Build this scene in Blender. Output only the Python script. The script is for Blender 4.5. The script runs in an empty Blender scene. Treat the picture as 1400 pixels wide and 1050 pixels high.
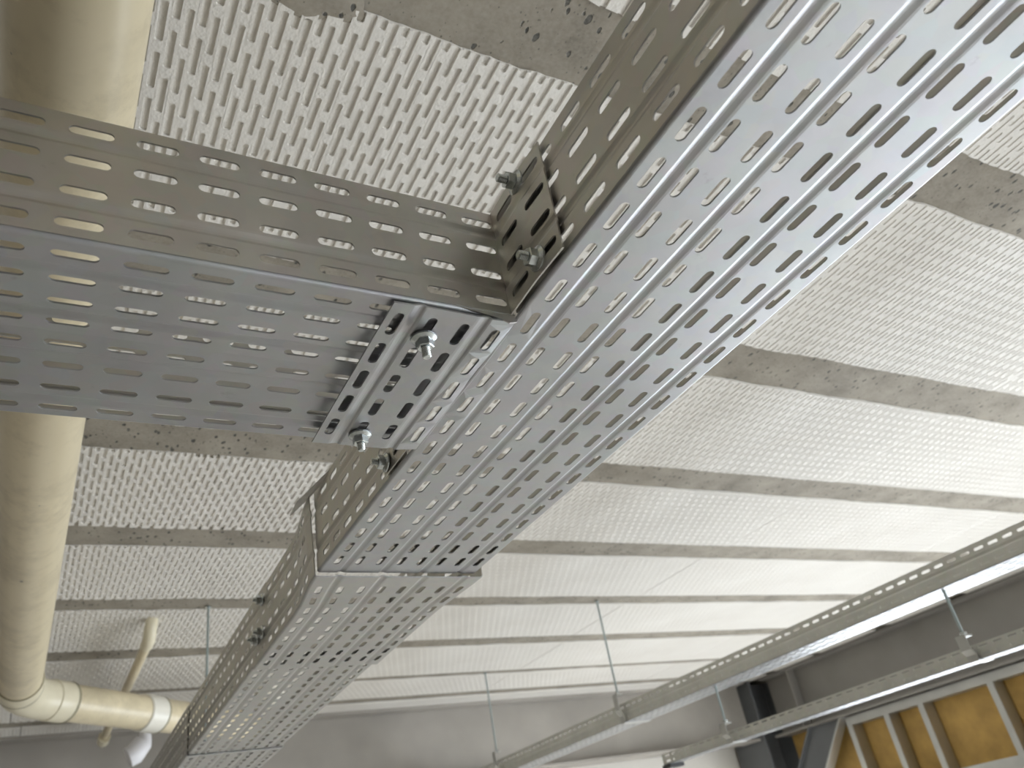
import bpy, bmesh, math, random
from mathutils import Vector, Matrix, noise
random.seed(7)
SC = bpy.context.scene
COL = SC.collection
Z0 = 1.9                       # camera height above the floor; heights below are given relative to it
PI = math.pi

# ------------------------------------------------------------------ camera
RX = Vector((0.87445037, -0.45543784, -0.16707159))
RY = Vector((0.11570348, 0.53026073, -0.83990253))
RZ = Vector((0.4711149, 0.71512232, 0.51638244))
cam_d = bpy.data.cameras.new('camera'); cam = bpy.data.objects.new('camera', cam_d); COL.objects.link(cam)
m = Matrix((RX, -RY, -RZ)).transposed().to_4x4(); m.translation = Vector((0, 0, Z0)); cam.matrix_world = m
cam_d.sensor_fit = 'HORIZONTAL'; cam_d.sensor_width = 36; cam_d.lens = 28.8; cam_d.clip_start = 0.02; cam_d.clip_end = 60
cam_d.dof.use_dof = True; cam_d.dof.focus_distance = 0.66; cam_d.dof.aperture_fstop = 11.0
SC.camera = cam

# ------------------------------------------------------------------ light: overcast daylight through the windows
SC.view_settings.view_transform = 'Standard'; SC.view_settings.look = 'None'
SC.view_settings.exposure = 0.04; SC.view_settings.gamma = 1.0; SC.view_settings.use_curve_mapping = False
SKY = 9.0
w = bpy.data.worlds.new('sky'); SC.world = w; w.use_nodes = True
bg = w.node_tree.nodes['Background']; bg.inputs[0].default_value = (0.88, 0.94, 1.0, 1); bg.inputs[1].default_value = SKY
def portal(x, y, z, sx, sy, rot):
    d = bpy.data.lights.new('daylight_portal', 'AREA'); d.shape = 'RECTANGLE'; d.size = sx; d.size_y = sy
    d.cycles.is_portal = True
    o = bpy.data.objects.new('daylight_portal', d); COL.objects.link(o); o.location = (x, y, z); o.rotation_euler = rot
# right wall windows (opening y0..y1, absolute z0..z1), added back wall window, unseen, to spread light over the floor
WR = [(-3.3, -1.6, 0.15, 1.96), (-1.4, 0.3, 0.15, 1.96), (0.5, 2.2, 0.15, 1.96), (2.4, 3.9, 0.15, 1.96)]
for y0, y1, z0, z1 in WR:
    portal(4.52, (y0+y1)/2, (z0+z1)/2, z1-z0, y1-y0, (0, PI/2, 0))
WB = [(1.6, 3.6, 0.7, 2.2)]
for x0, x1, z0, z1 in WB:
    portal((x0+x1)/2, -4.12, (z0+z1)/2, x1-x0, z1-z0, (PI/2, 0, 0))

# ------------------------------------------------------------------ materials
def mat(name):
    mm = bpy.data.materials.new(name); mm.use_nodes = True
    nt = mm.node_tree; return mm, nt, nt.nodes['Principled BSDF']
def N(nt, t, **kw):
    n = nt.nodes.new(t)
    for k, v in kw.items():
        if k in n.inputs.keys(): n.inputs[k].default_value = v
        else: setattr(n, k, v)
    return n
def ramp(nt, fac, stops):
    r = nt.nodes.new('ShaderNodeValToRGB'); cr = r.color_ramp
    while len(cr.elements) < len(stops): cr.elements.new(0.5)
    for e, (p, c) in zip(cr.elements, stops):
        e.position = p; e.color = (c, c, c, 1) if isinstance(c, (int, float)) else (*c, 1)
    nt.links.new(fac, r.inputs[0]); return r.outputs[0]
def coords(nt, scale=None, kind='Object'):
    c = nt.nodes.new('ShaderNodeTexCoord').outputs[kind]
    if scale:
        mp = nt.nodes.new('ShaderNodeMapping'); mp.inputs['Scale'].default_value = scale
        nt.links.new(c, mp.inputs[0]); c = mp.outputs[0]
    return c
def noi(nt, vec, scale, detail=3, rough=.55):
    n = N(nt, 'ShaderNodeTexNoise', Scale=scale, Detail=detail, Roughness=rough); nt.links.new(vec, n.inputs['Vector']); return n.outputs['Fac']
def bump(nt, p, h, strength, dist):
    b = N(nt, 'ShaderNodeBump', Strength=strength, Distance=dist); nt.links.new(h, b.inputs['Height']); nt.links.new(b.outputs[0], p.inputs['Normal'])
def mixc(nt, fac, a, b, mode='MIX'):
    x = nt.nodes.new('ShaderNodeMix'); x.data_type = 'RGBA'; x.blend_type = mode
    for i, v in ((0, fac), (6, a), (7, b)):
        if hasattr(v, 'is_linked') or hasattr(v, 'links'): nt.links.new(v, x.inputs[i])
        elif isinstance(v, (int, float)): x.inputs[i].default_value = v
        else: x.inputs[i].default_value = (*v, 1)
    return x.outputs[2]
def simple(name, c, rough=.5, metal=0, var=.0, scale=8, bmp=0):
    mm, nt, p = mat(name); p.inputs['Roughness'].default_value = rough; p.inputs['Metallic'].default_value = metal
    if var:
        f = noi(nt, coords(nt), scale)
        nt.links.new(ramp(nt, f, [(.3, tuple(x*(1-var) for x in c)), (.7, tuple(min(1, x*(1+var)) for x in c))]), p.inputs['Base Color'])
        if bmp: bump(nt, p, f, bmp, .002)
    else: p.inputs['Base Color'].default_value = (*c, 1)
    return mm
def galv(name, lo, hi, r0=.3, r1=.42, spang=90):
    mm, nt, p = mat(name); p.inputs['Metallic'].default_value = 1.0
    c = coords(nt)
    v = N(nt, 'ShaderNodeTexVoronoi', Scale=spang); nt.links.new(c, v.inputs['Vector'])
    f1 = noi(nt, c, 14, 4); f2 = noi(nt, coords(nt, (30, 260, 30)), 1.0, 2)
    a = mixc(nt, ramp(nt, f1, [(.3, 0.0), (.7, 1.0)]), lo, hi)
    b = mixc(nt, 0.025, a, v.outputs['Color'], 'OVERLAY')
    d = mixc(nt, ramp(nt, noi(nt, c, 45, 6, .7), [(.66, 0.0), (.78, .35)]), b, (.16, .155, .14))
    nt.links.new(d, p.inputs['Base Color'])
    nt.links.new(ramp(nt, f1, [(.25, r0), (.75, r1)]), p.inputs['Roughness'])
    bump(nt, p, f2, .04, .0006)
    return mm
M_GAL = galv('galvanised_steel_cool_tint', (.365, .373, .385), (.43, .438, .45), .37, .49)  # undersides: bluish daylight reflection put into the steel's colour
M_GAL2 = galv('galvanised_steel_warm_tint', (.43, .418, .392), (.50, .487, .458), .34, .46)  # same steel on side walls: their warm, browner reflection painted into the tint
M_GAL4 = galv('galvanised_steel_grey', (.375, .374, .366), (.445, .443, .434), .36, .48)  # same steel on the further undersides, warmer reflected light mixed into its colour
M_GAL3 = galv('galvanised_steel_matt', (.56, .555, .51), (.66, .655, .61), .5, .62)  # lighter copy: brightness of the narrow trays' walls put into the colour
M_ZINC = simple('zinc_plated_bolt', (.50, .53, .53), .26, 1.0, .12, 300)
M_ROD = simple('zinc_rod', (.36, .42, .42), .4, .7)

def eps_mat():
    mm, nt, p = mat('white_foam'); c = coords(nt)
    f = noi(nt, c, 3.0, 4)
    base = ramp(nt, f, [(.3, (.73, .70, .65)), (.65, (.80, .775, .73))])
    v = N(nt, 'ShaderNodeTexVoronoi', Scale=260); nt.links.new(c, v.inputs['Vector'])
    st = ramp(nt, noi(nt, c, 7, 6, .65), [(.62, 0.0), (.8, .35)])
    nt.links.new(mixc(nt, st, base, (.55, .52, .45)), p.inputs['Base Color'])
    p.inputs['Roughness'].default_value = .75
    bump(nt, p, v.outputs['Distance'], .35, .0012)
    return mm
M_EPS = eps_mat()
def conc_mat():
    mm, nt, p = mat('cast_concrete'); c = coords(nt, (1, 1, 1))
    base = ramp(nt, noi(nt, c, 9, 6, .6), [(.28, (.165, .145, .115)), (.5, (.275, .245, .20)), (.75, (.37, .335, .275))])
    v = N(nt, 'ShaderNodeTexVoronoi', Scale=62, Randomness=1.0); nt.links.new(coords(nt, (1.0, .55, 1)), v.inputs['Vector'])
    nz = noi(nt, c, 60, 3)
    ad = N(nt, 'ShaderNodeMath', operation='ADD'); nt.links.new(v.outputs['Distance'], ad.inputs[0])
    ml = N(nt, 'ShaderNodeMath', operation='MULTIPLY'); nt.links.new(nz, ml.inputs[0]); ml.inputs[1].default_value = .55
    nt.links.new(ml.outputs[0], ad.inputs[1])
    pit = ramp(nt, ad.outputs[0], [(.43, 1.0), (.48, 0.0)])
    v3 = N(nt, 'ShaderNodeTexVoronoi', Scale=150, Randomness=1.0); nt.links.new(coords(nt, (1.0, .7, 1)), v3.inputs['Vector'])
    ad3 = N(nt, 'ShaderNodeMath', operation='ADD'); nt.links.new(v3.outputs['Distance'], ad3.inputs[0])
    ml3 = N(nt, 'ShaderNodeMath', operation='MULTIPLY'); nt.links.new(noi(nt, c, 23, 3), ml3.inputs[0]); ml3.inputs[1].default_value = .6
    nt.links.new(ml3.outputs[0], ad3.inputs[1])
    base = mixc(nt, ramp(nt, ad3.outputs[0], [(.40, .8), (.46, 0.0)]), base, (.07, .065, .055))
    base = mixc(nt, ramp(nt, noi(nt, c, 38, 5, .7), [(.55, 0.0), (.75, .45)]), base, (.18, .165, .14))
    col = mixc(nt, pit, base, (.045, .045, .04))
    fine = ramp(nt, noi(nt, c, 170, 2), [(.3, 0.0), (.75, .3)])
    nt.links.new(mixc(nt, fine, col, (.45, .42, .36)), p.inputs['Base Color'])
    p.inputs['Roughness'].default_value = .85
    iv = N(nt, 'ShaderNodeMath', operation='SUBTRACT'); iv.inputs[0].default_value = 1; nt.links.new(pit, iv.inputs[1])
    bump(nt, p, iv.outputs[0], .6, .003)
    return mm
M_CONC = conc_mat()
def pvc_mat(name, c, dirt=1.0):
    mm, nt, p = mat(name); co = coords(nt)
    base = ramp(nt, noi(nt, co, 4, 4), [(.3, tuple(x*.93 for x in c)), (.7, c)])
    st = ramp(nt, noi(nt, co, 16, 7, .7), [(.50, 0.0), (.75, .5*dirt)])
    b2 = mixc(nt, st, base, (.36, .30, .19))
    big = ramp(nt, noi(nt, co, 5.5, 5, .62), [(.50, 0.0), (.68, .38*dirt)])
    b2 = mixc(nt, big, b2, (.33, .28, .18))
    v = N(nt, 'ShaderNodeTexVoronoi', Scale=38); nt.links.new(co, v.inputs['Vector'])
    nz = noi(nt, co, 25, 3); ad = N(nt, 'ShaderNodeMath', operation='ADD'); nt.links.new(v.outputs['Distance'], ad.inputs[0]); nt.links.new(nz, ad.inputs[1])
    sp = ramp(nt, ad.outputs[0], [(.40, .85*dirt), (.47, 0.0)])
    nt.links.new(mixc(nt, sp, b2, (.10, .09, .06)), p.inputs['Base Color'])
    p.inputs['Roughness'].default_value = .34
    return mm
M_PVC = pvc_mat('cream_pvc', (.73, .635, .44))
M_PVC2 = pvc_mat('pale_cream_pvc', (.78, .715, .54), .4)
M_PVC3 = pvc_mat('off_white_pvc', (.82, .79, .70), .2)
M_RING = simple('rubber_ring', (.30, .27, .18), .6)
M_STEEL = simple('grey_painted_steel', (.34, .315, .28), .42, 0, .12, 3)
M_STEEL3 = simple('brown_grey_painted_steel', (.25, .235, .215), .42, 0, .12, 3)
M_STEEL2 = simple('dark_grey_painted_steel', (.13, .135, .14), .4, 0, .1, 3)
M_STUD = simple('galvanised_stud', (.50, .50, .48), .4, .9, .06, 10)
M_YEL = simple('ochre_board', (.50, .315, .095), .8, 0, .18, 9, .3)
M_PLAST = simple('white_plaster', (.76, .72, .65), .8, 0, .03, 4)
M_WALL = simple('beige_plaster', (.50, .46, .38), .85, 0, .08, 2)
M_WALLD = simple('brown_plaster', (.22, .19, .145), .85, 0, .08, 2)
M_FLOOR = simple('light_concrete_floor', (.70, .665, .61), .32, 0, .05, 1.5)
M_FRAME = simple('white_window_frame', (.8, .8, .79), .4)
M_BLACK = simple('black_rubber', (.03, .03, .03), .5)
M_WPLAS = simple('white_plastic', (.82, .81, .84), .35)
def glass_mat():
    mm, nt, p = mat('window_glass'); nt.nodes.remove(p)
    o = nt.nodes['Material Output']; t = N(nt, 'ShaderNodeBsdfTransparent'); g = N(nt, 'ShaderNodeBsdfGlossy', Roughness=.02)
    mx = N(nt, 'ShaderNodeMixShader'); mx.inputs[0].default_value = .06
    nt.links.new(t.outputs[0], mx.inputs[1]); nt.links.new(g.outputs[0], mx.inputs[2]); nt.links.new(mx.outputs[0], o.inputs[0]); return mm
M_GLASS = glass_mat()

# ------------------------------------------------------------------ mesh helpers
def link_mesh(name, me, mt, parent=None):
    if mt and not me.materials: me.materials.append(mt)
    o = bpy.data.objects.new(name, me); COL.objects.link(o)
    if parent: o.parent = parent
    return o
def mesh_py(name, vs, fs, mt, parent=None, smooth=None):
    me = bpy.data.meshes.new(name); me.from_pydata([tuple(v) for v in vs], [], fs); me.validate(); me.update()
    if smooth is not None: me.shade_smooth(); me.set_sharp_from_angle(angle=math.radians(smooth))
    return link_mesh(name, me, mt, parent)
def box_vf(x0, x1, y0, y1, z0, z1):
    v = [(x, y, z) for z in (z0, z1) for y in (y0, y1) for x in (x0, x1)]
    f = [(0, 2, 3, 1), (4, 5, 7, 6), (0, 1, 5, 4), (2, 6, 7, 3), (0, 4, 6, 2), (1, 3, 7, 5)]
    return v, f
def box(name, b, mt, parent=None, bev=0):
    v, f = box_vf(*b); o = mesh_py(name, v, f, mt, parent)
    if bev:
        md = o.modifiers.new('bevel', 'BEVEL'); md.width = bev; md.segments = 2
    return o
def join(parts):
    V, F = [], []
    for v, f in parts:
        n = len(V); V += list(v); F += [tuple(i+n for i in q) for q in f]
    return V, F
def tube_vf(pts, rad, seg=20, cap=True):
    pts = [Vector(p) for p in pts]
    rs = rad if isinstance(rad, (list, tuple)) else [rad]*len(pts)
    t0 = (pts[1]-pts[0]).normalized(); u = t0.orthogonal().normalized(); V, F = [], []
    for i, p in enumerate(pts):
        a = pts[max(i-1, 0)]; b = pts[min(i+1, len(pts)-1)]; t = (b-a).normalized()
        u = (u - t*u.dot(t)).normalized(); wv = t.cross(u)
        V += [p + (u*math.cos(2*PI*k/seg)+wv*math.sin(2*PI*k/seg))*rs[i] for k in range(seg)]
    for i in range(len(pts)-1):
        for k in range(seg):
            a = i*seg+k; b = i*seg+(k+1) % seg; F.append((a, b, b+seg, a+seg))
    if cap: F += [tuple(range(seg))[::-1], tuple(range((len(pts)-1)*seg, len(pts)*seg))]
    return V, F
def tube(name, pts, rad, mt, parent=None, seg=20, cap=True):
    v, f = tube_vf(pts, rad, seg, cap); return mesh_py(name, v, f, mt, parent, 40)
def empty(name, loc, label=None, cat=None, group=None):
    o = bpy.data.objects.new(name, None); COL.objects.link(o); o.location = loc; o.empty_display_size = .05
    if label: tag(o, label, cat, group)
    return o
def tag(o, label, cat, group=None):
    o['label'] = label; o['category'] = cat
    if group: o['group'] = group
    return o
def struct(o): o['kind'] = 'structure'; return o
def place(o, parent):            # mesh given in world coordinates under an empty that only translates
    o.parent = parent; o.location = -Vector(parent.location) + Vector(o.location); return o

# ------------------------------------------------------------------ setting
H = Z0 + .885
struct(box('floor', (-3.6, 4.7, -4.2, 4.9, -.12, 0), M_FLOOR))
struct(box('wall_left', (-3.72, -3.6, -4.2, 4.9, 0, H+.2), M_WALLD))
struct(box('wall_far', (-3.6, 4.7, 4.5, 4.62, 0, H+.2), M_PLAST))
def wall_with_openings(name, ops, axis, pos, thick, lo, hi, mt, ztop):
    parts = []; cur = lo
    def seg(a, b, z0, z1):
        parts.append(box_vf(pos, pos+thick, a, b, z0, z1) if axis == 'x' else box_vf(a, b, pos, pos+thick, z0, z1))
    for a, b, z0, z1 in ops:
        seg(cur, a, 0, ztop); seg(a, b, 0, z0); seg(a, b, z1, ztop); cur = b
    seg(cur, hi, 0, ztop)
    return struct(mesh_py(name, *join(parts), mt))
wall_right = wall_with_openings('wall_right', WR, 'x', 4.40, .12, -4.2, 4.5, M_WALL, H+.2)
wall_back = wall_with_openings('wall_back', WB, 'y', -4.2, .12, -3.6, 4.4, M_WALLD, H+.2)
wn = 0
def window(axis, pos, a, b, z0, z1):
    global wn; wn += 1
    def bb(u0, u1, q0, q1, d=.05):
        return (pos, pos+d, u0, u1, q0, q1) if axis == 'x' else (u0, u1, pos, pos+d, q0, q1)
    g = struct(mesh_py('window_%d' % wn, *box_vf(*bb(a+.04, b-.04, z0+.04, z1-.04, .008)), M_GLASS))
    mid = (a+b)/2
    for r in ((a, b, z0, z0+.06), (a, b, z1-.06, z1), (a, a+.06, z0+.06, z1-.06), (b-.06, b, z0+.06, z1-.06), (mid-.03, mid+.03, z0+.06, z1-.06)):
        box('window_frame', bb(*r), M_FRAME, g)
for y0, y1, z0, z1 in WR: window('x', 4.44, y0, y1, z0, z1)
for x0, x1, z0, z1 in WB: window('y', -4.15, x0, x1, z0, z1)  # unseen window, added for its light

# ceiling: slab > concrete_rib, foam_block
ceiling = struct(box('ceiling', (-3.6, 4.7, -4.2, 4.9, H+.03, H+.2), M_CONC))
RIBS = [(-2.70, -2.58), (-2.18, -2.06), (-1.66, -1.54), (-1.14, -1.02), (-.62, -.50), (-.10, .018), (.420, .534), (.974, 1.104), (1.515, 1.634), (2.022, 2.142), (2.532, 2.630), (3.030, 3.140), (3.568, 3.632), (3.962, 4.058)]
XA, XB = -3.4, 4.16
def rib_mesh(y0, y1, k):
    nx, ny = 240, 8; V, F = [], []
    for i in range(nx+1):
        x = XA + (XB-XA)*i/nx
        for j in range(ny+1):
            y = y0-.012 + (y1-y0+.024)*j/ny
            z = H + .0045 + .0022*noise.noise((x*9, y*9, k)) + .0012*noise.noise((x*31, y*31, k+5))
            V.append((x, y, z))
    for i in range(nx):
        for j in range(ny):
            a = i*(ny+1)+j; F.append((a, a+1, a+ny+2, a+ny+1))
    n = len(V); V += [(XA, y0-.012, H+.03), (XA, y1+.012, H+.03), (XB, y0-.012, H+.03), (XB, y1+.012, H+.03)]
    F.append((n, n+1, n+3, n+2))
    return V, F
for k, (a, b) in enumerate(RIBS):
    v, f = rib_mesh(a, b, k); mesh_py('concrete_rib', v, f, M_CONC, ceiling, 60)

BW, BL = .40, 1.056
PX, PY, SW, SL, SD = .01375, .062, .0090, .048, .0031
def foam_mesh(seed):
    rnd = random.Random(seed); bm = bmesh.new(); cache = {}
    def V(x, y, z):
        k = (round(x, 5), round(y, 5), round(z, 5))
        if k not in cache: cache[k] = bm.verts.new((x, y, z))
        return cache[k]
    def face(*p):
        vs = []
        for q in p:
            v = V(*q)
            if v not in vs: vs.append(v)
        if len(vs) > 2:
            try: bm.faces.new(vs)
            except ValueError: pass
    nc = int(BL/PX)
    x = 0
    for i in range(nc):
        xa, xb = i*PX, (i+1)*PX if i < nc-1 else BL
        xc = (i+.5)*PX; l, r = xc-SW/2, xc+SW/2
        ph = (PY/2 if i % 2 else 0) - .013*(seed % 3)
        k = -2
        while True:
            c0, c1 = k*PY+ph, (k+1)*PY+ph; k += 1
            if c1 <= 0: continue
            if c0 >= BW: break
            s0, s1 = c0+(PY-SL)/2, c1-(PY-SL)/2
            o0, o1 = max(c0, 0), min(c1, BW); j0, j1 = max(s0, 0), min(s1, BW)
            if j1-j0 < .006:
                face((xa, o0, 0), (xa, o1, 0), (xb, o1, 0), (xb, o0, 0)); continue
            ch = .0016
            sa = [(l, j0), (r, j0)] if s0 < 0 else [(l, j0+ch), (l+ch, j0), (r-ch, j0), (r, j0+ch)]
            sb = [(r, j1), (l, j1)] if s1 > BW else [(r, j1-ch), (r-ch, j1), (l+ch, j1), (l, j1-ch)]
            face((xa, o0, 0), (xa, o1, 0), (l, sb[-1][1], 0), (l, sa[0][1], 0))
            face((xb, o1, 0), (xb, o0, 0), (r, sa[-1][1], 0), (r, sb[0][1], 0))
            if s0 >= 0: face((xb, o0, 0), (xa, o0, 0), *[(p[0], p[1], 0) for p in sa])
            if s1 <= BW: face((xa, o1, 0), (xb, o1, 0), *[(p[0], p[1], 0) for p in sb])
            loop = sa + sb
            for q in range(len(loop)):
                a, b = loop[q], loop[(q+1) % len(loop)]
                if (a[1] == b[1] == 0) or (a[1] == b[1] == BW): continue
                face((a[0], a[1], 0), (b[0], b[1], 0), (b[0]*.94+xc*.06, b[1], SD), (a[0]*.94+xc*.06, a[1], SD))
            face(*[(p[0]*.94+xc*.06, p[1], SD) for p in loop])
    be = [e for e in bm.edges if e.is_boundary]
    ex = bmesh.ops.extrude_edge_only(bm, edges=be)
    for g in ex['geom']:
        if isinstance(g, bmesh.types.BMVert): g.co.z = .028
    for v in bm.verts:
        x, y = v.co.x, v.co.y
        fa = max(0, 1-y/.03); fb = max(0, 1-(BW-y)/.03)
        n1 = noise.noise((x*6, seed, 0))*.005 + noise.noise((x*45, seed, 2))*.0022
        n2 = noise.noise((x*6, seed, 9))*.005 + noise.noise((x*45, seed, 7))*.0022
        v.co.y += fa*n1 + fb*n2
        if v.co.z < .02:
            v.co.z += .0022*noise.noise((x*2.5, y*4, seed)) + .0003*noise.noise((x*200, y*200, seed))
            v.co.x += .0005*noise.noise((x*150, y*150, seed+3)); v.co.y += .0005*noise.noise((x*150, y*150, seed+8))
    bmesh.ops.recalc_face_normals(bm, faces=bm.faces)
    me = bpy.data.meshes.new('foam_block'); bm.to_mesh(me); bm.free(); me.materials.append(M_EPS); return me
FOAM = [foam_mesh(s) for s in range(3)]
JX = [-3.18, -2.124, -1.068, -.012, 1.044, 2.100, 3.156]
q = 0
for k in range(len(RIBS)):
    y0 = RIBS[k][1]; y1 = RIBS[k+1][0] if k+1 < len(RIBS) else 4.22
    if y1 < -1.7: continue
    for xj in JX:
        o = link_mesh('foam_block', FOAM[(q*2+k) % 3], None, ceiling); q += 1
        dx = {6: .02, 9: -.035, 10: -.045, 11: -.03, 12: -.04}.get(k, 0)
        o.location = (xj+dx, y0, H + .0008*math.sin(q*1.7)); o.scale = (.9962 if xj < 3 else (4.175-xj-dx)/BL, (y1-y0)/BW, (1 if xj < 1 else .38)*(1 if k < 9 else .75))

# ------------------------------------------------------------------ slotted sheet builder
PIT, SLW, SLL = .0378, .0070, .0252
BEAD = [(-.0032, 0.), (-.0022, .0003), (-.0008, .0011), (.0004, .0013), (.0022, .00115), (.0042, .0007), (.0060, .0002), (.0078, 0.)]
def sheet(name, s0, s1, t0, t1, mapf, mt, parent, phase=0., pitch=PIT, beads=(), rows=(), thick=.0013, smooth=28, plain=(), extra_s=()):
    """strip sheet in (s,t): s across, t along; rows = slot centre lines, beads = pressed grooves; mapf(s,t,depth) -> world point"""
    br = {round(s0, 5), round(s1, 5)}; bd = {}
    for b in beads:
        if b+BEAD[0][0] < s0 or b+BEAD[-1][0] > s1: continue
        for ds, dep in BEAD: br.add(round(b+ds, 5)); bd[round(b+ds, 5)] = dep
    for x in extra_s: br.add(round(x, 5))
    rws = [r for r in rows if r-SLW/2 > s0+.001 and r+SLW/2 < s1-.001]
    S = sorted(br); out = []
    for a, b in zip(S[:-1], S[1:]):
        rr = [r for r in rws if a-1e-6 <= r-SLW/2 and r+SLW/2 <= b+1e-6]
        if len(rr) > 1:
            cuts = [a] + [(rr[i]+rr[i+1])/2 for i in range(len(rr)-1)] + [b]
            for i, r in enumerate(rr): out.append((cuts[i], cuts[i+1], r))
        else: out.append((a, b, rr[0] if rr else None))
    ks = []
    k = math.ceil((t0-phase)/pitch-.5) - 1
    T = {round(t0, 5), round(t1, 5)}
    while phase+(k-.5)*pitch < t1+pitch:
        tt = phase+(k-.5)*pitch
        if t0+.002 < tt < t1-.002: T.add(round(tt, 5))
        k += 1
    T = sorted(T)
    bm = bmesh.new(); cache = {}
    def V(s, t):
        key = (round(s, 5), round(t, 5))
        if key not in cache: cache[key] = bm.verts.new(mapf(s, t, bd.get(round(s, 5), 0.)))
        return cache[key]
    for a, b, r in out:
        for ta, tb in zip(T[:-1], T[1:]):
            c = round(((ta+tb)/2-phase)/pitch)*pitch+phase
            ok = r is not None and c-SLL/2 > ta+.001 and c+SLL/2 < tb-.001 and not any(p0 < c < p1 for p0, p1 in plain)
            if not ok:
                bm.faces.new((V(a, ta), V(b, ta), V(b, tb), V(a, tb))); continue
            h = SLW/2; L = SLL/2-h; n = 6
            up = [(r-h*math.cos(PI*i/n), c+L+h*math.sin(PI*i/n)) for i in range(n+1)]     # left -> right over the top
            dn = [(r+h*math.cos(PI*i/n), c-L-h*math.sin(PI*i/n)) for i in range(n+1)]     # right -> left under the bottom
            U = [V(*p) for p in up]; D = [V(*p) for p in dn]
            A, B, C, E = V(a, ta), V(b, ta), V(b, tb), V(a, tb)
            mU, mD = n//2, n//2
            bm.faces.new((A, D[-1], U[0], E)); bm.faces.new((D[0], B, C, U[-1]))
            for i in range(mU): bm.faces.new((E, U[i], U[i+1]))
            bm.faces.new((E, U[mU], C))
            for i in range(mU, n): bm.faces.new((C, U[i], U[i+1]))
            for i in range(mD): bm.faces.new((B, D[i], D[i+1]))
            bm.faces.new((B, D[mD], A))
            for i in range(mD, n): bm.faces.new((A, D[i], D[i+1]))
    bmesh.ops.recalc_face_normals(bm, faces=bm.faces)
    me = bpy.data.meshes.new(name); bm.to_mesh(me); bm.free()
    o = link_mesh(name, me, mt, None)
    md = o.modifiers.new('thickness', 'SOLIDIFY'); md.thickness = thick; md.offset = 0
    if parent: place(o, parent)
    return o
ROW4 = [.0122, .0368, .0615, .0867]; BEADW = [.025, .0752]
def rows_n(wd): n = int(round(wd/.025)); return [.0125+.025*i for i in range(n)]

def bolt(loc, d, parent, length=.016, spin=0.):
    """washer flange, hex nut and threaded end; d = direction the thread points"""
    d = Vector(d).normalized(); q = d.to_track_quat('Z', 'Y').to_matrix()
    loc = Vector(loc)
    def X(v): return loc + q @ Vector(v)
    r = .0033
    pts, rs = [], []
    nth = int(length/.0006)
    for i in range(nth+1):
        pts.append((0, 0, length*i/nth)); rs.append(r*(1.0 if i % 2 else .86))
    rs[-1] = r*.75
    v, f = tube_vf(pts, rs, 14); b = mesh_py('bolt', [X(p) for p in v], f, M_ZINC, None, 25); place(b, parent)
    v, f = tube_vf([(0, 0, .0), (0, 0, .0004), (0, 0, .0016), (0, 0, .0030), (0, 0, .0036)], [.0090, .0094, .0092, .0070, .0056], 28)
    wz = mesh_py('washer', [X(p) for p in v], f, M_ZINC, b, 30)
    hx, fx = [], []
    for z, rr in ((.0026, .0066), (.0086, .0066), (.0092, .0058)):
        hx += [(rr*math.cos(PI/3*i+spin), rr*math.sin(PI/3*i+spin), z) for i in range(6)]
    for lv in range(2):
        for i in range(6): fx.append((lv*6+i, lv*6+(i+1) % 6, lv*6+6+(i+1) % 6, lv*6+6+i))
    fx += [tuple(range(12, 18)), tuple(range(5, -1, -1))]
    nt_ = mesh_py('nut', [X(p) for p in hx], fx, M_ZINC, b)
    return b

# ------------------------------------------------------------------ main run, near length
TB = Z0 + .34; XL = .2718; W = .20
CR = .0024
ARC = [0, .0006, .0012, .0018, CR]
def arc_edge(s, wd):            # bend radius along both long edges: returns (s', lift)
    for d, sg in ((s, 1), (wd-s, -1)):
        if d < CR:
            a = (1-d/CR)*PI/2; q = CR*(1-math.sin(a)); return (q if sg > 0 else wd-q, CR*(1-math.cos(a)))
    return s, 0.
def edge_s(wd): return ARC + [wd-a for a in ARC]
def tray_maps(xl, wd, zb, hgt=.1, yaw=0., y00=0., flare=None, crump=None, flat=None):
    def sh(y): return yaw*(y-y00)
    def fl(y): return flare(y) if flare else 0.
    def bottom(s, t, dep):
        e = fl(t); so = s; s, li = arc_edge(s, wd)
        if flat and so < CR and flat[0] < t < flat[1]: s, li = so, -.0006
        x = xl - e + s*(wd+2*e)/wd; z = zb + dep + li
        if crump: z += crump(x, t)
        return (x+sh(t), t, z)
    def left(s, t, dep):       # s = height above the bottom
        e = fl(t)*(1+.35*s/hgt); return (xl - e + sh(t) + dep, t, zb+s)
    def right(s, t, dep):
        e = fl(t)*(1+.6*s/hgt); return (xl+wd+e+sh(t) - dep, t, zb+s)
    return bottom, left, right
def crump(x, y):
    if not (.385 < y < .605) or x > .315: return 0.
    g = math.exp(-((x-.281)/.013)**2) * min(1, (y-.385)/.02, (.605-y)/.02)
    return g*(.0020*noise.noise((x*60, y*34, 1.3)) - .0010)
PH = .2037
def side_rows(h): return ROW4 if h > .09 else [.014, .040]
secA = empty('cable_tray', (XL+W/2, .3, TB), 'perforated galvanised steel cable tray running diagonally, nearest length, with the branch bolted on', 'cable tray')
bA, lA, rA = tray_maps(XL, W, TB, crump=crump, flat=(.395, .60))
YN, YA = -.72, .884
sheet('base_panel', 0, W, YN, YA, bA, M_GAL, secA, PH, beads=[.025, .075, .125, .175], rows=rows_n(W), extra_s=edge_s(W))
for nm, a, b in (('side_wall', YN, .388), ('side_wall', .602, YA)):
    sheet(nm, CR, .099, a, b, lA, M_GAL2, secA, PH, beads=BEADW, rows=ROW4)
sheet('side_wall', CR, .099, YN, YA, rA, M_GAL2, secA, PH, beads=BEADW, rows=ROW4)
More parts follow.
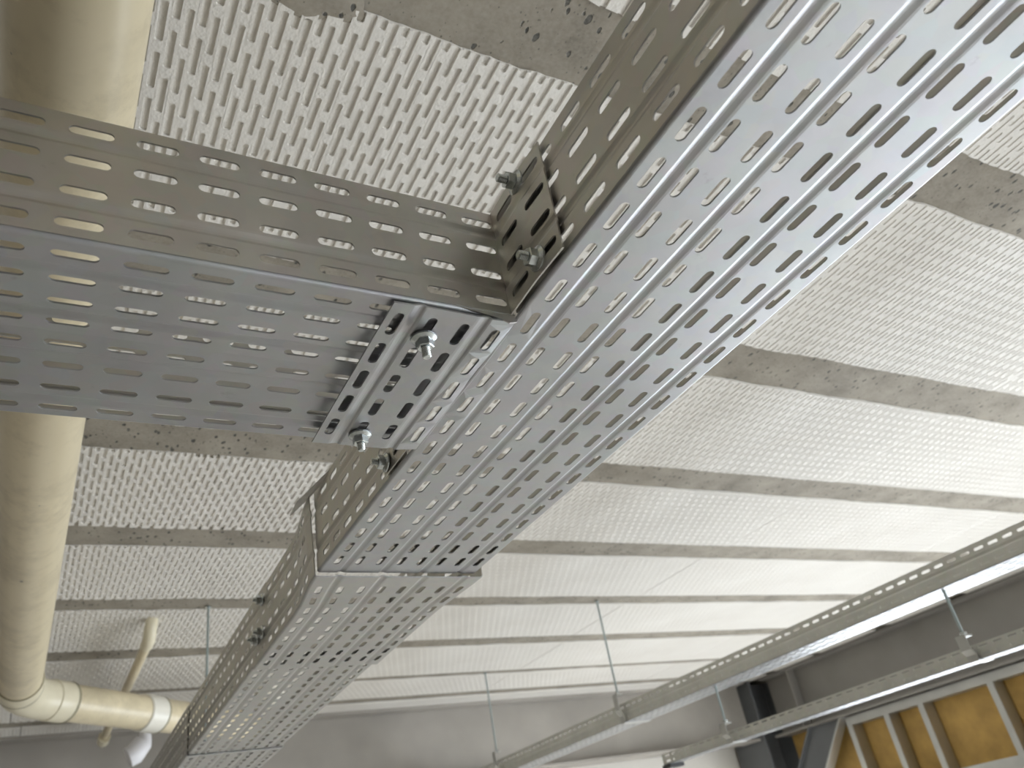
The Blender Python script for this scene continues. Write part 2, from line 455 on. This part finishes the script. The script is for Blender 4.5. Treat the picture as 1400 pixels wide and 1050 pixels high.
# side wall cut free and folded flat under the branch
def tabmap(s, t, dep):
    x = XL - s
    z = TB - .0030 - .004*(s/.1)*(1-s/.1)*0 + dep*.9
    z += -.0012*math.exp(-((s-.01)/.012)**2)*(.5+noise.noise((s*50, t*40, 4))) if s > .002 else 0.0014
    z += .0012*noise.noise((s*18, t*14, 6))
    return (x, t+.006*math.sin(s*25)*(t-.49)*2, z)
sheet('folded_tab', 0, .092, .3925, .5835, tabmap, M_GAL, secA, .4855, pitch=.0352, beads=[.0220, .0712], rows=[.0100, .0345, .0590, .0835], thick=.0014)
bolt((.2135, .4235, TB-.0042), (0.05, .02, -1), secA, .017, .3)
bolt((.2140, .5640, TB-.0042), (0.02, .0, -1), secA, .015, .1)

# ------------------------------------------------------------------ branch tray
YB = .3917
ZPROF = [(0, 0), (.025, .0016), (.05, .0044), (.075, .0075), (.1, .0098), (.125, .0096), (.15, .0076), (.175, .0059), (.2, .005)]
def zprof(y):
    for (a, za), (b, zb_) in zip(ZPROF[:-1], ZPROF[1:]):
        if y <= b:
            u = (y-a)/(b-a); return za+(zb_-za)*u
    return ZPROF[-1][1]
br = empty('cable_tray', (0, YB+.1, TB), 'perforated galvanised steel branch tray leaving the main tray towards the cream pipe', 'cable tray')
def brb(s, t, dep):
    q, li = arc_edge(s, .2); return (t, YB+q, TB+zprof(s)+dep+li)
def brn(s, t, dep): return (t, YB+dep-.0006, TB+s)
def brf(s, t, dep): return (t, YB+.2-dep, TB+.005+s)
PHB, PTB = .0682, .0372
XN, XE = -1.5, .2660
sheet('base_panel', 0, .2, XN, XE, brb, M_GAL, br, PHB, PTB, beads=[.025, .075, .125, .175], rows=rows_n(.2), extra_s=edge_s(.2))
sheet('side_wall', CR, .099, XN, XL-.001, brn, M_GAL2, br, PHB, PTB, beads=BEADW, rows=ROW4)
sheet('side_wall', CR, .096, XN, XL-.001, brf, M_GAL2, br, PHB, PTB, beads=BEADW, rows=ROW4)
# wall ends folded round onto the main tray
def flapn2(s, t, dep):
    k = 1 - .16*max(0, (s-.05)/.05)*0
    return (XL-.0034+dep*.8 - .0012*math.sin(t*40), YB-.0006-t*(1.0+.03*(s/.1)), TB+.002+s*.97)
sheet('folded_flap', 0, .1, .0005, .0745, flapn2, M_GAL2, br, .0210, .0372, beads=BEADW, rows=ROW4)
def flapf(s, t, dep): return (XL-.0030+dep*.8, YB+.2+t, TB+.004+s*.97)
sheet('folded_flap', 0, .052, .0005, .0600, flapf, M_GAL2, br, .022, .0372, beads=[.025], rows=ROW4[:2])
bolt((XL-.0045, .3480, TB+.0915), (-1, 0, 0), br, .016, .2)
bolt((XL-.0045, .3440, TB+.0150), (-1, 0, 0), br, .016, .5)
bolt((XL-.0045, .6420, TB+.0145), (-1, 0, 0), br, .015, .1)
# torn lip at the inside corner
v = [(XL-.052, YB-.0006, TB+.0022), (XL+.0005, YB-.0006, TB+.0022), (XL+.0005, YB-.0004, TB-.0030), (XL-.006, YB-.0008, TB-.0052), (XL-.012, YB-.0006, TB-.0022)]
v2 = [(a, b+.0012, c) for a, b, c in v]
o = mesh_py('torn_lip', v+v2, [(0, 1, 2, 3, 4), (9, 8, 7, 6, 5)] + [(i, (i+1) % 5, 5+(i+1) % 5, 5+i) for i in range(5)], M_GAL2); place(o, br)

# ------------------------------------------------------------------ main run, further lengths
def far_sec(label, y0, y1, xl, wd, zb, flare=None, bead=None, ph=0., plain=()):
    e = empty('cable_tray', (xl+wd/2, (y0+y1)/2, zb), label, 'cable tray')
    b_, l_, r_ = tray_maps(xl, wd, zb, yaw=.018, y00=y0, flare=flare)
    k = wd/.2
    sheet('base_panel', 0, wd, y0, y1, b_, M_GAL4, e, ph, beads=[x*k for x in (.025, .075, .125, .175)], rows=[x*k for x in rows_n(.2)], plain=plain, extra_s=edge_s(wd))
    sheet('side_wall', CR, .099, y0, y1, l_, M_GAL2, e, ph, beads=BEADW, rows=ROW4, plain=plain)
    sheet('side_wall', CR, .099, y0, y1, r_, M_GAL2, e, ph, beads=BEADW, rows=ROW4, plain=plain)
    return e
def flB(y): u = max(0, min(1, (1.02-y)/.13)); return .0098*u*u*(3-2*u)
secB = far_sec('length of perforated cable tray with flared end lapping over the nearest length', .886, 1.268, .2790, .194, TB-.0045, flB, ph=.930, plain=((.88, .905),))
secC = far_sec('length of perforated cable tray between two seams, further along the main run', 1.18, 1.94, .2845, .189, TB-.0015, None, ph=1.20)
secD = far_sec('far end length of perforated cable tray passing under the dark end beam', 1.90, 4.12, .2945, .196, TB-.004, None, ph=1.93)
# inner lap behind the end of the nearest length
def lapm(s, t, dep): return (XL+.003+s*.97, t, TB+.0030+dep)
sheet('inner_lap', 0, W, .80, .8855, lapm, M_GAL2, secB, .8225, beads=[.025, .075, .125, .175], rows=rows_n(W))
for yy, zz in ((1.20, .078), (1.235, .03), (1.20, .03)):
    bolt((.2835, yy, TB+zz), (-1, 0, 0), secB, .014, .2)
# bent lip at the top of the flared end
xb = .2680
v = [(xb-.002, .887, TB+.0945), (xb-.012, .905, TB+.097), (xb-.010, .945, TB+.0965), (xb+.006, .800, TB+.0975), (xb+.0045, .830, TB+.0965)]
v2 = [(a+.0012, b, c-.0002) for a, b, c in v]
o = mesh_py('bent_lip', v+v2, [(1, 2, 0), (1, 0, 4, 3), (5, 7, 6), (8, 9, 5, 6), (1, 3, 8, 6), (3, 4, 9, 8), (4, 0, 5, 9), (0, 2, 7, 5), (2, 1, 6, 7)], M_GAL2); place(o, secB)

# ------------------------------------------------------------------ two narrow trays towards the right wall
def small_tray(label, xl, wd, zb, hgt, y0, y1, ph):
    e = empty('cable_tray', (xl+wd/2, (y0+y1)/2, zb), label, 'cable tray')
    b_, l_, r_ = tray_maps(xl, wd, zb, hgt)
    rw = [.0145, hgt-.0145] if hgt > .05 else [.0090, .0255]
    sheet('base_panel', 0, wd, y0, y1, b_, M_GAL, e, ph, beads=[.025, .075], rows=rows_n(wd), extra_s=edge_s(wd))
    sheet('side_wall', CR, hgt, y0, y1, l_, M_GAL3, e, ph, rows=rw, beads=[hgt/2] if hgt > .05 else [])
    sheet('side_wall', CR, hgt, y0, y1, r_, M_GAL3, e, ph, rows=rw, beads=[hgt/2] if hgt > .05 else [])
    return e
T2X, T2Z, T3X, T3Z = 1.904, Z0+.436, 1.935, Z0+.2655
tr2 = small_tray('narrow galvanised cable tray hung on thin rods, bright underside, left of the grey beam', T2X, .112, T2Z, .064, -.6, 4.1, .02)
tr3 = small_tray('slimmest galvanised cable tray, hung below the narrow tray and just above the ochre boards', T3X, .052, T3Z, .034, -.6, 2.47, .02)
o = box('end_cap', (T3X-.004, T3X+.056, 2.43, 2.475, T3Z-.012, T3Z-.001), M_BLACK); place(o, tr3)

def rod(x, y, zb, label, hook=None, hw=.112, top=None):
    e = empty('hanging_rod', (x, y, zb), label, 'hanging rod', 'threaded hanging rods')
    L = (top or H+.004)-zb; n = max(30, int(L/.004))
    pts = [(0, 0, L*i/n) for i in range(n+1)]; rs = [.0040 if i % 2 else .0034 for i in range(n+1)]
    tube('threaded_rod', pts, rs, M_ROD, e, 10)
    v, f = tube_vf([(0, 0, L-.006), (0, 0, L-.0035), (0, 0, L-.003)], [.011, .011, .006], 16); mesh_py('ceiling_nut', v, f, M_ZINC, e, 30)
    if hook:                                            # strap hooked under the tray: upright, foot and lip
        t = .003; hz = -hook
        s = [(-.016, .0), (-.016, hz*.55), (-.004, hz*.75), (-.004, hz), (hw+.002, hz), (hw+.002, hz+.022)]
        V, F = [], []
        for i, (px, pz) in enumerate(s):
            a = Vector(s[max(i-1, 0)]); b = Vector(s[min(i+1, len(s)-1)]); d = (b-a).normalized(); nx, nz = -d.y*t/2, d.x*t/2
            for yy in (-.013, .013): V += [(px+nx, yy, pz+nz), (px-nx, yy, pz-nz)]
        for i in range(len(s)-1):
            a = i*4; b = a+4
            F += [(a, a+2, b+2, b), (a+1, b+1, b+3, a+3), (a, b, b+1, a+1), (a+2, a+3, b+3, b+2)]
        F += [(0, 1, 3, 2), (len(V)-4, len(V)-2, len(V)-1, len(V)-3)]
        mesh_py('strap', V, F, M_STUD, e)
        box('strap_top', (-.018, .012, -.013, .013, -.002, .002), M_STUD, e)
        v, f = tube_vf([(0, 0, .002), (0, 0, .010)], .009, 6); mesh_py('rod_nut', v, f, M_ZINC, e)
    return e
rod(T2X-.001-.006, 2.590, T2Z+.095, 'thin threaded rod from a concrete rib to the nearer narrow tray, in mid ceiling', .0985)
rod(T2X-.001-.006, 3.600, T2Z+.095, 'thin threaded rod holding the far end of the nearer narrow tray, beside the end beam', .0985)
rod(T3X-.007, 1.222, T3Z+.056, 'short threaded rod with pale strap holding the slimmest tray, in front of the grey beam', .0575, .052, T2Z+.010)
rod(T3X-.007, 2.105, T3Z+.056, 'short threaded rod holding the slimmest tray, in front of the corner column', .0575, .052, T2Z+.010)
rod(.452, 2.603, TB+.006, 'thin threaded rod hanging the main tray, right of the slim cream pipe', None)

# ------------------------------------------------------------------ drain pipe
PXc, PZc, PR = -.027, Z0+.706, .055
YE = 2.83
ang = math.radians(40); dv = Vector((math.sin(ang+math.radians(10)), math.cos(ang+math.radians(10)), 0))
dp = empty('drain_pipe', (PXc, 1.0, PZc), 'thick cream plastic drain pipe with an elbow, crossing above the branch tray', 'pipe')
def T(name, pts, rad, mt, parent=dp, seg=40, sub=None):
    v, f = tube_vf(pts, rad, seg); o = mesh_py(name, v, f, mt, None, 35)
    if sub: o.parent = sub; o.location = (0, 0, 0)
    else: place(o, parent)
    return o
B0 = Vector((PXc, YE, PZc))
P1 = B0 - Vector((0, .10, 0)); P2 = B0 + dv*.10
T('pipe', [(PXc-.008, -1.5, PZc-.085), (PXc, YE-.14, PZc)], PR, M_PVC)
arc = []
for i in range(13):
    u = i/12; arc.append((P1*(1-u)**2 + B0*2*u*(1-u) + P2*u*u))
el = T('elbow', [P1-Vector((0, .075, 0)), P1-Vector((0, .070, 0)), P1-Vector((0, .004, 0)), P1] + arc[1:] + [P2+dv*.004, P2+dv*.062, P2+dv*.066],
       [.0575, .0600, .0600, .0570] + [.0570]*12 + [.0600, .0600, .0575], M_PVC2)
T('seal_ring', [P1-Vector((0, .079, 0)), P1-Vector((0, .073, 0))], .0588, M_RING)
T('seal_ring', [P1-Vector((0, .004, 0)), P1-Vector((0, -.002, 0))], .0606, M_RING)
T('seal_ring', [P2+dv*.060, P2+dv*.068], .0606, M_RING)
LEG = 1.10
T('pipe', [B0+dv*.06, B0+dv*LEG], PR, M_PVC)
cs = .47
T('coupling', [B0+dv*cs, B0+dv*(cs+.004), B0+dv*(cs+.075), B0+dv*(cs+.079)], [.057, .0605, .0605, .057], M_PVC3)
T('seal_ring', [B0+dv*(cs+.074), B0+dv*(cs+.080)], .0612, M_RING)
E1 = B0+dv*LEG; pts = [E1-dv*.05, E1]; up = Vector((0, 0, 1))
for i in range(1, 10):
    a = i/9*PI/2; pts.append(E1 + dv*.075*math.sin(a) + up*.075*(1-math.cos(a)))
pts.append(pts[-1]+up*.10)
T('end_elbow', pts, .059, M_PVC3)

# slim pipe leaving the ceiling
sp = empty('slim_pipe', (.305, 2.72, H), 'slim cream plastic pipe bending out of the ceiling behind the thick drain pipe', 'pipe')
xs, zs = .305, H-.055
pts = [(xs, 2.715, H+.004), (xs, 2.715, H-.012)]
for i in range(1, 9):
    a = i/8*PI/2; pts.append((xs-.002, 2.715+.043*(1-math.cos(a)), H-.012-.043*math.sin(a)))
pts += [(xs-.002, 2.90, zs)]
T('elbow', pts[:-1]+[(xs-.002, 2.80, zs)], [.019]*(len(pts)-1)+[.019], M_PVC2, sp, 20)
T('pipe', [(xs-.002, 2.77, zs), (xs-.012, 4.02, zs-.02)], .0155, M_PVC, sp, 20)
T('end_cap', [(xs-.012, 3.98, zs-.02), (xs-.012, 4.05, zs-.024), (xs-.012, 4.07, zs-.026), (xs-.012, 4.076, zs-.026)], [.024, .024, .017, .006], M_PVC2, sp, 20)
v, f = tube_vf([(.44, 3.90, Z0+.80), (.44, 3.90, Z0+.765), (.435, 3.90, Z0+.76), (.40, 3.90, Z0+.715), (.38, 3.90, Z0+.705)], [.022, .026, .038, .044, .040], 24)
tag(mesh_py('pipe_fitting', v, f, M_WPLAS, None, 40), 'white plastic fitting half hidden between the drain pipe and the main tray', 'pipe fitting')

# ------------------------------------------------------------------ steel frame
def ibeam_vf(axis, c, z0, z1, a, b, fw, ft=.014, wt=.01):
    out = []
    for lo, hi, hw in ((z0, z0+ft, fw/2), (z0+ft, z1-ft, wt/2), (z1-ft, z1, fw/2)):
        out.append(box_vf(c-hw, c+hw, a, b, lo, hi) if axis == 'y' else box_vf(a, b, c-hw, c+hw, lo, hi))
    return join(out)
e = empty('steel_beam', (4.25, 2, Z0+.52), 'dark grey steel beam under the ceiling along the right wall', 'beam')
for lo, hi, hw in ((.520, .534, .085), (.534, .871, .006), (.871, .885, .085)):
    o = box('flange' if hw > .05 else 'web', (4.27-hw, 4.27+hw, -4.1, 4.16, Z0+lo, Z0+hi-.0005), M_STEEL3); place(o, e)
for yy in (3.9, ):
    o = box('stiffener', (4.19, 4.26, yy, yy+.012, Z0+.535, Z0+.870), M_STEEL3); place(o, e)
e = empty('steel_beam', (1, 4.3, Z0+.52), 'grey steel end beam crossing the far end of the room below the ceiling', 'beam')
for lo, hi, hw in ((.520, .534, .085), (.534, .871, .006), (.871, .885, .085)):
    o = box('flange' if hw > .05 else 'web', (-3.5, 4.10, 4.29-hw, 4.29+hw, Z0+lo, Z0+hi-.0005), M_STEEL); place(o, e)
e = empty('steel_column', (4.22, 4.31, 0), 'grey steel corner column where the two beams meet', 'column')
for nm, b in (('flange', (4.12, 4.135, 4.19, 4.47, 0, H-.001)), ('flange', (4.365, 4.38, 4.19, 4.47, 0, H-.001)), ('web', (4.135, 4.365, 4.32, 4.332, 0, H-.001))):
    o = box(nm, b, M_STEEL2); place(o, e)

# right-hand stud partition: rails, studs, boards (parts of wall_right)
FX = 4.235
box('top_rail', (FX-.003, FX+.09, -.4, 3.62, Z0+.468, Z0+.512), M_STUD, wall_right)
box('bottom_rail', (FX-.003, FX+.09, -.4, 3.62, Z0+.072, Z0+.130), M_STUD, wall_right)
SY = [3.585, 3.315, 3.078, 2.645, 2.38, 2.02, 1.6, 1.2, .8, .4, 0]
for y in SY:                                            # C stud: flange towards the room, web facing the camera side
    v, f = join([box_vf(FX, FX+.002, y, y+.036, Z0+.130, Z0+.468), box_vf(FX+.002, FX+.086, y, y+.002, Z0+.130, Z0+.468), box_vf(FX+.086, FX+.088, y, y+.036, Z0+.130, Z0+.468)])
    mesh_py('stud', v, f, M_STUD, wall_right)
ys = [4.16, 3.62] + SY[:]
for a, b in zip(ys[:-1], ys[1:]):
    box('board', (FX+.092, FX+.112, b+.004, a-.004, Z0+.02, Z0+.519), M_YEL, wall_right)
# diagonal brace: horizontal cut at the beam, running down towards the column foot
e = empty('diagonal_brace', (4.21, 4.0, Z0+.2), 'dark grey steel diagonal brace beside the ochre boards', 'brace')
def slab(name, d0, d1, x0, x1, mt):
    za, zb_ = Z0+.519, Z0+.20; ya, yb = 3.74, 4.045
    q = [(ya+d0, za), (ya+d1, za), (yb+d1, zb_), (yb+d0, zb_)]
    V = [(x, y, z) for x in (x0, x1) for y, z in q]
    return place(mesh_py(name, V, [(0, 1, 2, 3), (7, 6, 5, 4)] + [(i, (i+1) % 4 + 0, 4+(i+1) % 4, 4+i) for i in range(4)], mt), e)
slab('web', -.118, .118, 4.215, 4.225, M_STEEL2)
slab('flange', -.134, -.118, 4.185, 4.255, M_STUD)
slab('flange', .118, .134, 4.185, 4.255, M_STEEL2)

# cement smeared over the foam beside the nearest rib
V, F = [], []
n = 36; cx, cy = .175, .528
for ring in range(5):
    for k in range(n):
        a = 2*PI*k/n; rr = (1 + .35*noise.noise((math.cos(a)*1.7, math.sin(a)*1.7, 3)))*(ring+.15)/4.15
        V.append((cx+.075*rr*math.cos(a), cy+.034*rr*math.sin(a), H-.0035+.0042*(ring/4)**3+.0006*noise.noise((k*.7, ring*1.3, 5))))
for ring in range(4):
    for k in range(n):
        a = ring*n+k; b = ring*n+(k+1) % n; F.append((a, b, b+n, a+n))
F.append(tuple(range(n)))
mesh_py('cement_smear', V, F, M_CONC, ceiling, 60)
